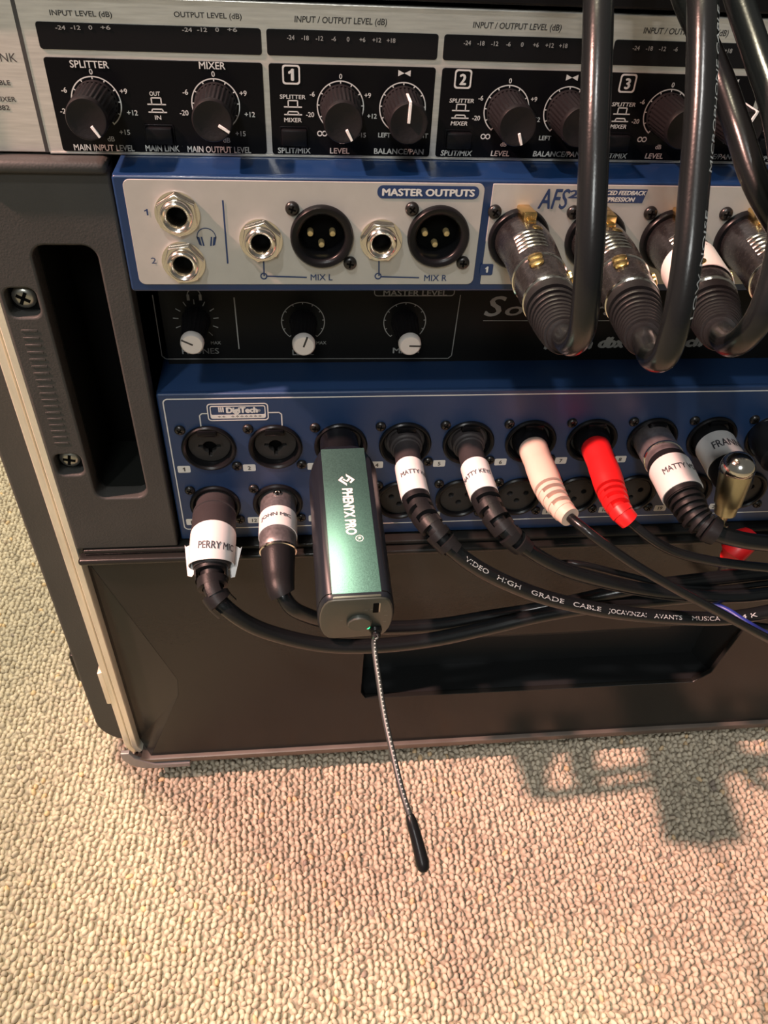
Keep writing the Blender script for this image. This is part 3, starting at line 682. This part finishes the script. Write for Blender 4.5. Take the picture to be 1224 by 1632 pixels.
    ln.append(tpx('DigiTech', 360, 411, 653, 9, -.05, bold=.05)); ln.append(tpx('®', 410, 415, 654, 4, -.05, bold=0))
    for j in range(3):
        p = at(349+3.2*j, 653, 0); ln.append(box(p.x-.28, p.x+.28, -.12, -.02, p.z-1.2, p.z+1.2))
    for j in range(10):
        if j in (2,): continue
        p = at(350+7.2*j, 667, 0); nums.append(text_flat('.', p.x, a.z+2.2+1.1, 2.4, -.17, bold=.08))
    wobj('white_print', join(*ln), 'print_white', t)
    for tg, nm in zip(tags, nums): wobj('tag_number', nm, 'print_dark', wobj('number_tag', tg, 'print_white', t))
    wobj('badge_dots', join(*nums[20:]), 'print_dark', t, kind='stuff')
digital_mixer()
# ------------------------------------------------------------------ cables
def cable(name, label, pts, cat='cable', group=None):
    P = Path(pts); t = thing(name, label, cat, P.P[0], group); return t, P
# upper row: long metal plugs that point out of the silver panel, cables bending up
UP = (0, 0, 0)
def upper_plug(pts, label, lab=None):
    t, P = cable('microphone_cable', label, pts, 'cable', 'cables plugged into the silver panel')
    wobj('plug_shell', P.sweep([(0, 8.1), (1.5, 8.2), (1.6, 8.7), (15, 8.7), (30, 8.6), (30, 8.35), (44, 8.2), (46.5, 7.9), (47, 7.4)], 40), 'dark_chrome', t)
    each('grip_ring', [P.sweep([(14.5+2.3*k, 8.75), (14.9+2.3*k, 9.1), (15.7+2.3*k, 9.1), (16.2+2.3*k, 8.75)], 10, cap=False, a0=-.85, a1=.25) for k in range(5)], 'chrome', t)
    each('seam_ring', (P.sweep([(30, 8.6), (30.3, 8.8), (30.9, 8.8), (31.2, 8.4)], 40, cap=False), P.sweep([(46, 8.0), (46.3, 8.25), (46.9, 8.2), (47.2, 7.7)], 40, cap=False)), 'chrome', t)
    # gold latch lying on top of the shell by the socket
    p, T, U, W = P.f(1.5); B = Matrix((W, T, U)).transposed().to_4x4(); B.translation = p
    wobj('latch_tab', join(xf(box(-2.2, 2.2, -1, 8.0, 6.5, 11.6, .5), B), xf(box(-1.5, 1.5, 7.6, 10, 8, 9.6, .4), B)), 'gold', t, label='gold latch tab')
    def dot(q, phi, r, nm, sl=True):
        p, T, U, W = P.f(q); n = U*math.cos(phi)+W*math.sin(phi); c = p+n*8.3
        g = lathe([(0, r), (.7, r), (1.0, r*.7), (1.05, .01)], 18, c, n)
        wobj(nm, g, 'gold', t)
    dot(14, .12, 1.7, 'gold_rivet'); dot(33.0, -.38, 2.3, 'gold_screw'); dot(37, -.42, 2.3, 'gold_screw'); dot(37, 1.15, 2.3, 'gold_screw')
    L0 = 46.5; prof = [(L0, 7.0), (L0+1, 7.9), (L0+5, 7.9)]
    q = L0+5.2
    for k in range(8):
        r = 7.6-.33*k; prof += [(q, r-2.5), (q+1.0, r-2.5), (q+1.1, r-.2), (q+1.4, r), (q+2.4, r), (q+2.8, r-.25), (q+2.9, r-2.5)]; q += 3.35
    prof += [(q, 4.4), (q+1, 4.3), (q+1.2, 3.4)]
    wobj('boot', P.sweep(prof, 32), 'rubber_black', t)
    wobj('jacket', P.tube(q-4, P.L, 3.3, 24, 2.0), 'cable_black', t)
    if lab:
        wobj('paper_label', P.sweep([(22, 9.0), (22.05, 9.15), (40, 8.95), (40.05, 8.7)], 36, cap=False), 'label_white', t, label='blank white paper label')
    return t, P
def D(px, py, Z):                            # point along a photo ray at distance Z, for loose cables hanging in front
    return CAM+(CR*((px-612)/F)+CU*((816-py)/F)+CF)*Z
t, P = upper_plug([(75.4, -20, -63.7), at(842, 400, -32), at(859, 443, -50), at(874, 476, -65), at(888, 512, -80), D(899, 537, 207), D(911, 547, 198), D(925, 533, 189), D(933, 490, 181), D(940, 400, 174), D(948, 200, 168), D(954, 0, 168), D(956, -160, 175), D(957, -330, 190)],
           'first plug from the left on the silver panel, gold screws, thick cable rising straight up')
t, P = upper_plug([(102.6, -20, -63.7), at(972, 412, -36), at(992, 450, -52), at(1006, 478, -65), at(1019, 515, -80), D(1030, 550, 203), D(1041, 570, 193), D(1060, 566, 184), D(1076, 520, 178), D(1093, 430, 173), D(1106, 300, 170), D(1117, 150, 168), D(1120, 0, 168), D(1121, -160, 175), D(1122, -330, 190)],
           'second plug from the left on the silver panel, its cable rising with faded white print')
each('jacket_print', [P.line_text(s, q, 3.36, 1.5, w_, ref=(.62, -.75, .2)) for s, q, w_ in (('MICROPHONE CABLE', 150, 34), ('HIGH GRADE', 190, 22), ('LOW NOISE', 120, 22))], 'cable_print', t)
upper_plug([(129.8, -20, -63.7), at(1090, 412, -36), at(1112, 447, -52), at(1128, 474, -64), at(1142, 510, -79), D(1153, 540, 203), D(1168, 548, 193), D(1188, 536, 186), D(1214, 500, 180), D(1240, 420, 176), D(1252, 300, 174), D(1240, 190, 178), D(1208, 90, 184), D(1178, 0, 188), D(1150, -110, 192), D(1130, -300, 200)],
           'third plug from the left on the silver panel, wrapped with a blank white label', True)
upper_plug([(157.0, -20, -63.7), at(1212, 412, -36), at(1240, 450, -52), at(1262, 478, -65), at(1284, 515, -80), D(1305, 545, 203), D(1320, 545, 195), D(1325, 500, 190), D(1300, 430, 188), D(1250, 370, 190), D(1205, 290, 192), D(1178, 210, 194), D(1150, 130, 198), D(1120, 60, 200), D(1093, 0, 202), D(1060, -120, 204), D(1050, -300, 205)],
           'plug at the right edge of the silver panel, its cable slanting up behind the others')
# lower rows
def molded_boot(P, q0, q1, r0, r1, n, mat_='rubber_black', t=None, half=True):
    g = [P.sweep([(q0+(q1-q0)*k/12, (r0+(r1-r0)*k/12)-1.9) for k in range(13)], 24)]
    w_ = (q1-q0)/n
    for k in range(n):
        a = q0+w_*k; r = r0+(r1-r0)*k/n
        ph = 0 if k % 2 else math.pi/2*1.0
        g.append(P.sweep([(a, r-1.9), (a+.2, r), (a+w_*.55, r-.1), (a+w_*.6, r-1.9)], 28, cap=False))
        for s_ in (0, math.pi):              # bridges between the rings, alternating sides
            g.append(P.sweep([(a+w_*.45, r-.15), (a+w_*1.1, r-.25)], 10, cap=False, a0=ph+s_-.5, a1=ph+s_+.5))
    wobj('strain_relief', join(*g), mat_, t)
def lower_cable(name, label, pts, prof, lab, boot, rj, txt=None, tw=None, phi=0, mat_='dark_chrome', nb=5, seg=32, jmat='cable_black', cat='cable', th=3.2, bmat='rubber_black'):
    t, P = cable(name, label, pts, cat, 'labelled cables plugged into the blue input panel')
    wobj('plug_shell', P.sweep(prof, seg), mat_, t)
    if lab:
        q0, q1, r = lab
        lb_ = wobj('paper_label', P.sweep([(q0, r-.3), (q0, r), (q1, r-.1), (q1, r-.4)], 36, cap=False), 'label_white', t, label='white paper label with black print')
        if txt: wobj('label_print', P.label_text(txt, (q0+q1)/2, r+.14, th, tw, phi), 'label_text', lb_)
    q0, q1, r0, r1 = boot
    molded_boot(P, q0, q1, r0, r1, nb, bmat, t)
    wobj('jacket', P.tube(q1-3, P.L, rj, 20), jmat, t)
    return t, P
# eleventh input, bottom left
t, P = lower_cable('labelled_cable', 'black moulded plug with loose-cornered white label, leftmost of the bottom row',
    [(-42, 3, -200), (-41.9, -10, -199.6), at(340, 858, -26), at(337, 905, -38), at(343, 948, -50), at(362, 970, -54), at(400, 996, -55), at(450, 1014, -54), at(520, 1028, -53), at(600, 1029, -52), at(690, 1019, -50), at(780, 1000, -47), at(860, 981, -45), at(950, 966, -44), at(1060, 955, -44), at(1224, 938, -44), at(1330, 925, -44)],
    [(0, 8.9), (9, 8.9), (10, 9.1), (10.3, 9.8), (12, 9.9), (12.3, 9.3), (13, 9.3), (13.3, 9.8), (30, 9.6), (38, 9.0), (43, 7.8)], (28, 42, 9.9), (41, 63, 7.3, 5.2), 3.5, 'PERRY MIC', 17, .35, 'molded_grey', 3, th=2.6)
p, T, U, W = P.f(38); B = Matrix((W, T, U)).transposed().to_4x4(); B.translation = p
g = []
for sx in (-1, 1):
    g.append(xf(plate([[(sx*8.2, 6.5), (sx*11.8, 4.6), (sx*12.4, 5.4), (sx*10.2, -8.2), (sx*8.4, -8.6), (sx*7.6, -7.4)]], -3, .5), B @ Matrix(((1, 0, 0, 0), (0, 0, -1, 0), (0, 1, 0, 0), (0, 0, 0, 1)))))
each('label_flap', g, 'label_white', t)
t, P = lower_cable('labelled_cable', 'speckled grey metal plug with white label and smooth tapered sleeve, left of the receiver',
    [(-13.2, 3, -200), (-13.1, -10, -200.4), at(443, 868, -28), at(445, 918, -43), at(449, 944, -51), at(463, 966, -54), at(490, 981, -52), at(540, 994, -46), at(610, 1000, -42), at(700, 996, -40), at(780, 983, -38), at(850, 972, -38), at(930, 955, -40), at(1010, 938, -42), at(1110, 925, -42), at(1224, 912, -42), at(1330, 905, -42)],
    [(0, 7.8), (2, 8.2), (6, 8.3), (17, 8.3), (34, 8.1), (34.6, 7.6)], (14, 27, 8.7), (46, 54, 5.5, 5.2), 3.4, 'JOHN MIC', 15, -.1, 'gunmetal', 1, th=2.4)
wobj('tail_sleeve', P.sweep([(34.3, 7.4), (35, 7.6), (44, 6.9), (55, 5.9), (56.2, 5.5), (56.2, 3.4)], 32), 'rubber_black', t)
wobj('steel_ring', P.sweep([(34, 8.0), (34.2, 8.3), (35, 8.25), (35.2, 7.7)], 36, cap=False), 'chrome', t)
p, T, U, W = P.f(5); wobj('shell_screw', lathe([(0, 2.0), (.6, 1.9), (.8, 1.2), (.4, 1.0), (.4, .01)], 16, p+U*8.0, U), 'chrome', t)
MW = [(0, 8.4), (5, 8.4), (5.4, 7.4), (10, 7.2), (10.6, 6.4), (12, 6.3), (12.4, 5.8), (15, 5.6)]
t, P = lower_cable('labelled_cable', 'black plug with white label just right of the receiver, its cable carrying white print',
    [(44.8, 6, -166.7), at(648, 716, -5), at(655, 762, -26), at(668, 808, -42), at(690, 842, -54), at(722, 876, -60), at(766, 908, -62), at(850, 946, -62), at(930, 967, -61), at(1010, 979, -60), at(1090, 985, -60), at(1160, 985, -60), at(1224, 975, -60), at(1330, 950, -60)],
    MW+[(25, 5.6), (44, 5.5)], (25, 43, 6.1), (43, 73, 5.9, 4.6), 3.3, 'MATTY KEYS', 15, .3, 'molded_grey', 6, th=2.3)
each('jacket_print', [P.line_text(s, q, 3.36, 2.0, w_) for s, q, w_ in (('VIDEO', 78, 13), ('HIGH', 96, 13), ('GRADE', 115, 18), ('CABLE', 138, 15), ('JOCAVINZAI', 157, 20), ('AVANTS', 181, 14), ('MUSICA', 200, 14), ('24 K', 222, 10))], 'cable_print', t)
t, P = lower_cable('labelled_cable', 'black plug with white label directly left of the cream plug, unprinted cable',
    [(73.6, 6, -166.7), at(748, 714, -5), at(763, 765, -28), at(782, 812, -45), at(806, 846, -54), at(838, 874, -57), at(890, 904, -57), at(960, 926, -55), at(1040, 942, -53), at(1120, 950, -52), at(1180, 950, -52), at(1224, 946, -52), at(1330, 935, -52)],
    MW+[(25, 5.6), (44, 5.5)], (26, 44, 6.2), (44, 74, 6.0, 4.6), 3.2, 'MATTY KEYS', 15, -.45, 'molded_grey', 6, th=2.5)
def phono(label, mt, x, pts, rj=2.0):
    t, P = cable('phono_cable', label, pts, 'cable', 'coloured phono plugs in the input panel')
    wobj('adapter_base', P.sweep([(0, 8.2), (4, 8.2), (7, 7.4), (9.5, 6.8), (11, 5.6)], 32), 'satin_black', t)
    wobj('grip', P.sweep([(8.8, 4.2), (9, 5.9), (10.2, 6.5), (21, 6.2), (24, 6.4), (33, 6.5), (37.5, 6.2), (38, 3.4), (46, 3.0)], 36), mt, t)
    g = [P.sweep([(39+4.0*k, 3), (39.2+4.0*k, 6.1-.4*k), (41.2+4.0*k, 6.0-.4*k), (41.4+4.0*k, 3)], 26, cap=False) for k in range(4)]
    for k in range(3): g += [P.sweep([(41+4.0*k, 5.6-.45*k), (43.6+4.0*k, 5.2-.45*k)], 8, cap=False, a0=a-.55, a1=a+.55) for a in (math.pi/2, -math.pi/2)]
    g.append(P.sweep([(52.5, 2.5), (52.6, 4.6), (57, 4.2), (57.2, 2.2)], 26))
    g.append(P.sweep([(38, 3.6), (54, 3.0)], 18))
    wobj('strain_relief', join(*g), mt, t)
    wobj('jacket', P.tube(55, P.L, rj, 16), 'cable_black', t)
phono('cream phono plug in the row of inputs, thin black cable', 'plug_cream', 0,
    [(102.4, 2, -166.7), at(850, 716, -8), at(864, 752, -25), at(878, 785, -38), at(898, 814, -50), at(935, 846, -62), at(1000, 893, -68), at(1080, 940, -70), at(1150, 978, -70), at(1224, 1018, -70), at(1320, 1065, -70)])
phono('bright red phono plug in the row of inputs, thin black cable', 'plug_red', 0,
    [(131.2, 2, -166.7), at(949, 714, -8), at(964, 752, -25), at(976, 787, -38), at(991, 817, -50), at(1026, 850, -56), at(1070, 877, -58), at(1130, 893, -58), at(1224, 905, -58), at(1330, 912, -58)], 2.1)
# voice cable with ribbed boot
t, P = cable('labelled_cable', 'silver-shelled plug with white label and ribbed black boot, right of the red plug',
    [(160.0, 2, -166.7), (160.0, -10, -166.8), at(1070, 752, -28), at(1092, 795, -44), at(1112, 828, -54), at(1140, 848, -60), at(1180, 860, -62), at(1224, 866, -62), at(1330, 872, -62)])
wobj('plug_shell', P.sweep([(0, 8.2), (3, 8.7), (19, 8.6), (19.2, 8.4), (22, 8.4), (22.3, 8.6), (26, 8.6), (28, 8.1)], 40), 'satin_steel', t)
wobj('seam_ring', P.sweep([(17.5, 8.5), (17.8, 8.85), (19.1, 8.85), (19.5, 8.4)], 40, cap=False), 'chrome', t)
wobj('collar', P.sweep([(25, 8.3), (25.3, 8.8), (30, 8.7), (46, 8.2)], 40), 'rubber_black', t)
wobj('paper_label', P.sweep([(29, 8.7), (29, 9.1), (44, 8.8), (44, 8.3)], 40, cap=False), 'label_white', t, label='white paper label with black print')
wobj('label_print', P.label_text('MATTY VOC', 36, 9.18, 2.8, 17.5, .0), 'label_text', t)
pr = []; q = 44.5
for k in range(7): r = 7.9-.35*k; pr += [(q, r-1.5), (q+.6, r-1.5), (q+.8, r-.1), (q+1.9, r-.1), (q+2.1, r-1.5)]; q += 2.6
pr += [(q, 5.6), (q+.3, 6.2), (q+3.5, 5.6), (q+3.8, 3.2)]
wobj('boot', P.sweep(pr, 32), 'rubber_black', t); wobj('jacket', P.tube(q, P.L, 3.5), 'cable_black', t)
# FRANNY plug with a metal angle piece hanging from it
t, P = cable('labelled_plug', 'plug with bold-lettered grey label and silver and gold angle piece pointing down', [(188.6, 2, -167), (187.6, -14, -166.6), (186.4, -29, -166.6), (185.8, -40, -166.8)], 'plug')
wobj('plug_shell', P.sweep([(0, 8.2), (5, 8.7), (30, 8.4), (35, 7.6), (38, 6.0), (38.5, 3)], 40), 'rubber_black', t)
wobj('paper_label', P.sweep([(9, 8.8), (9, 9.1), (25, 8.95), (25, 8.5)], 40, cap=False), 'label_white', t, label='greyish white label with bold print')
wobj('label_print', P.label_text('FRANNY', 17.5, 9.22, 5.0, 15.5, .05, bold=.01), 'label_text', t)
a = at(1182, 722, -40); b = at(1150, 836, -46); d = (b-a).normalized(); LL = (b-a).length
wobj('silver_dome', lathe([(0, .01), (.5, 2.7), (1.6, 4.7), (3.4, 6.2), (5.6, 6.9), (8.5, 7.0), (8.6, 6.8)], 36, a, d), 'chrome', t, label='domed silver end', ang=80)
wobj('gold_barrel', lathe([(8.4, 6.4), (8.5, 6.8), (LL*.68, 5.6), (LL*.68, 4.9), (LL*.83, 4.4), (LL*.84, 2.2), (LL*.97, 1.2), (LL, .01)], 36, a, d), 'brass', t, label='gold barrel')
wobj('steel_loop', lathe([(LL-1, 1.0), (LL-.5, 2.8), (LL+.6, 2.8), (LL+1.2, 1.0)], 20, a, d), 'chrome', t)
# tenth input
t, P = cable('microphone_cable', 'black plug cut by the right edge, beside the silver and gold angle piece', [(217.6, 2, -167), at(1228, 706, -10), at(1258, 750, -30), at(1290, 800, -50), at(1340, 850, -58), at(1400, 870, -58)])
wobj('plug_shell', P.sweep([(0, 8), (3, 8.7), (25, 8.5), (26, 7.6), (45, 6), (48, 3.5)], 36), 'rubber_black', t); wobj('jacket', P.tube(44, P.L, 3.3), 'cable_black', t)
# red in-line connector hanging behind the bundle
t, P = cable('phono_cable', 'dark red phono connector hanging behind the cable bundle under the gold plug', [at(1196, 852, -22), at(1180, 868, -26), at(1164, 886, -28), at(1150, 912, -28), at(1142, 950, -26), at(1160, 985, -24), at(1224, 1000, -24), at(1320, 1000, -24)])
wobj('grip', P.sweep([(0, 2.5), (.5, 5), (4, 6.6), (13, 6.4), (14, 5), (17, 4.2)], 10), 'plug_red', t); wobj('jacket', P.tube(15, P.L, 2.2, 16), 'cable_black', t)
# thin loose cables crossing at the right
for nm, lb, pts, r, mt in (('thin_cable', 'thin dark cable arching just above the thick bundle at right', [at(868, 900, -38), at(915, 898, -44), at(990, 915, -46), at(1070, 934, -46), at(1150, 938, -46), at(1224, 930, -46), at(1330, 920, -46)], 1.6, 'cable_black'),
                           ('thin_cable', 'thin blue cable peeking from under the bundle at the right edge', [at(1050, 940, -34), at(1100, 955, -48), at(1150, 968, -56), at(1190, 992, -66), at(1228, 1012, -66), at(1320, 1040, -64)], 1.4, 'blue_cable')):
    t, P = cable(nm, lb, pts); wobj('jacket', P.tube(0, P.L, r, 14), mt, t)
# ------------------------------------------------------------------ wireless receiver
def receiver():
    t = thing('wireless_receiver', 'dark box-shaped wireless receiver with green top plate plugged between the cables', 'wireless receiver', (15.1, -8, -168))
    A = Vector((15.3, -15, -164.4)); E = Vector((17.0, -91, -177.2)); d = (E-A).normalized(); LL = (E-A).length
    Wv = Vector((1, 0, 0)); Wv = (Wv-d*Wv.dot(d)).normalized(); U = d.cross(Wv)   # up
    def pt(a, h, u): return A+d*a+Wv*h+U*u
    # cross section: wide octagon with rounded flanks
    def sec(k=1.0, n=5):
        out = []; hw, hh = 14.2*k, 14.3*k; fx = 8.6*k
        pts = []
        for i in range(n+1):                 # right flank
            a = math.pi/2-math.pi*i/n; pts.append((fx+(hw-fx)*math.cos(a)**.8 if math.cos(a) > 1e-6 else fx, hh*math.sin(a)))
        for i in range(n+1):
            a = -math.pi/2-math.pi*i/n; c = -math.cos(a); pts.append((-(fx+(hw-fx)*(c**.8 if c > 1e-6 else 0)), hh*math.sin(a)))
        return pts
    n = 10
    def ext(rings, cap0=True, cap1=True):
        V = []; Fc = []; m_ = None
        for a, k, sh in rings:
            s_ = sec(k, n); m_ = len(s_); V += [pt(a, h, u+sh) for h, u in s_]
        for i in range(len(rings)-1):
            for k in range(m_): Fc.append((i*m_+k, i*m_+(k+1) % m_, (i+1)*m_+(k+1) % m_, (i+1)*m_+k))
        if cap0: Fc.append(tuple(range(m_))[::-1])
        if cap1: Fc.append(tuple(range((len(rings)-1)*m_, len(rings)*m_)))
        return V, Fc
    body = wobj('body', ext([(-2, .55, 0), (1, .72, 0), (3.5, .80, 0), (8, .93, 0), (12, 1, 0), (LL-1.2, 1, 0), (LL, .96, 0)]), 'receiver_black', t, ang=32)
    wobj('plug_neck', lathe([(-12, 8.4), (0, 8.6), (3, 8.9), (6, 8.7)], 36, A, d), 'satin_black', t)
    wobj('end_cap', ext([(LL-.2, .96, 0), (LL+.5, .93, 0), (LL+.7, .90, 0)]), 'receiver_end', t, ang=32)
    wobj('cap_seam', ext([(LL-2.2, 1.004, 0), (LL-1.8, 1.004, 0)], False, False), 'hole_black', t, ang=32)
    def slab(a0, a1, h0, h1, u0, u1, b=.25, h2=None):
        g = box(h0, h1, a0, a1, u0, u1, b); Mx = Matrix((Wv, d, U)).transposed().to_4x4(); Mx.translation = A; return xf(g, Mx)
    wobj('green_plate', slab(5.5, LL-1.6, -8.9, 8.9, 13.3, 14.45, .3), 'green_plate', t, label='green metallic top plate')
    wobj('front_bevel', slab(LL-1.5, LL+.1, -8.7, 8.7, 12.7, 14.1, .4), 'receiver_end', t)
    # writing on the plate, reading away from the panel
    V, Fc, tw, th, mn = text_geo('PHENYX PRO', .03); a0, a1 = 27.0, 49.8; out = []
    for x, y, e in V: out.append(pt(a0+(a1-a0)*x/tw, -1.7+4.1*y/th, 14.55+e))
    g = [(out, [f for f in Fc])]
    def ring(ca, ch, r0, r1, k=20):
        V = []; Fc = []
        for i in range(k):
            t_ = 2*math.pi*i/k; V += [pt(ca+r0*math.cos(t_), ch+r0*math.sin(t_), 14.55), pt(ca+r1*math.cos(t_), ch+r1*math.sin(t_), 14.55)]
        for i in range(k): j = (i+1) % k; Fc.append((2*i, 2*i+1, 2*j+1, 2*j))
        return V, Fc
    g.append(ring(51.6, 3.0, 1.25, 1.5))
    V, Fc, tw, th, mn = text_geo('R', 0); g.append(([pt(51.0+1.2*x/tw, 2.4+1.2*y/th, 14.55) for x, y, e in V], Fc))
    # diamond emblem with a hooked stroke cut out
    dm = [(0, 3.1), (3.0, 0), (0, -3.1), (-3.0, 0)]
    def quad(p): return [pt(22.6+a, .3+b, 14.55) for a, b in p], [tuple(range(len(p)))]
    g += [quad([(-3.1, 0), (-1.9, 0), (.2, 2.1), (0, 3.3)]), quad([(0, 3.3), (.2, 2.1), (1.2, 1.1), (1.9, 1.6)]), quad([(3.1, 0), (1.9, 0), (-.2, -2.1), (0, -3.3)]), quad([(0, -3.3), (-.2, -2.1), (-1.2, -1.1), (-1.9, -1.6)]),
          quad([(-.9, .9), (.0, 1.4), (1.1, .3), (.4, -.1)]), quad([(1.1, .3), (.4, -.1), (-.7, -1.0), (-.2, -1.6)])]
    wobj('white_lettering', join(*g), 'pointer_white', t)
    # end face fittings
    def face(a_, h, u): return pt(LL+.7+a_, h, u)
    kn = wobj('round_button', lathe([(-.5, 4.7), (.9, 4.7), (1.6, 4.2), (1.6, .01)], 36, face(0, 1.2, -1.6), d), 'receiver_end', t)
    sl = wobj('usb_port', slab(LL+.55, LL+.95, 5.9, 8.0, 4.2, 10.4, .15), 'hole_black', t)
    wobj('port_rim', slab(LL+.5, LL+.85, 7.9, 8.5, 4.4, 10.6, .1), 'screw_steel', sl)
    wobj('indicator_light', lathe([(-.3, .95), (.35, .85), (.6, .4), (.65, .01)], 16, face(0, 4.5, -6.2), d), 'led_green', t, label='glowing green indicator light')
    pr = []
    for hh, uu in ((3.5, 6.0), (5.5, 6.0), (10.6, 4.5), (10.9, 1.5), (10.6, -3), (-5.4, -.5), (3.4, -6.6)):
        V, Fc, tw, th, mn = text_geo('-', 0); pr.append(([face(.05, hh+1.2*(x/tw-.5), uu+.8*y/th) for x, y, e in V], Fc))
    wobj('tiny_print', join(*pr), 'print_dim', t)
    # antenna
    p0 = face(0, 7.4, -6.6)
    pts = [p0, p0+d*3+Vector((0, 0, -1)), at(596, 1026, -103), at(603, 1080, -116), at(613, 1142, -130), at(627, 1205, -143), at(641, 1262, -154), at(655, 1306, -162), at(666, 1345, -168), at(677, 1391, -175)]
    AP = Path(pts)
    tip = 0
    for i, p in enumerate(AP.P):
        if (p-at(655, 1306, -162)).length < 2: tip = AP.s[i]; break
    an = wobj('antenna', AP.sweep([(0, 1.6), (1, 1.7), (3.5, 1.5), (4, 1.05)]+[(4+(tip-4)*k/60, 1.0) for k in range(1, 61)], 14), 'braid', t)
    wobj('antenna_base', AP.sweep([(-.2, 2.4), (1.4, 2.4), (2.2, 1.9), (3.6, 1.7)], 20), 'satin_black', an)
    dots = []
    q = 4.5
    while q < tip-1:
        p, T, U_, W_ = AP.f(q); N = (Vector((.15, -.6, .78))-T*Vector((.15, -.6, .78)).dot(T)).normalized()
        dots.append(lathe([(0, .34), (.16, .26), (.2, .01)], 6, p+N*.93, N)); q += 1.55
    wobj('braid_flecks', join(*dots), 'braid_dot', an, kind='stuff')
    wobj('antenna_tip', AP.sweep([(tip-.5, 1.1), (tip, 1.4), (tip+2, 1.75), (tip+10, 2.0), (AP.L-3, 2.15), (AP.L-1.2, 1.9), (AP.L-.3, 1.1), (AP.L, .1)], 20), 'satin_black', an)
receiver()
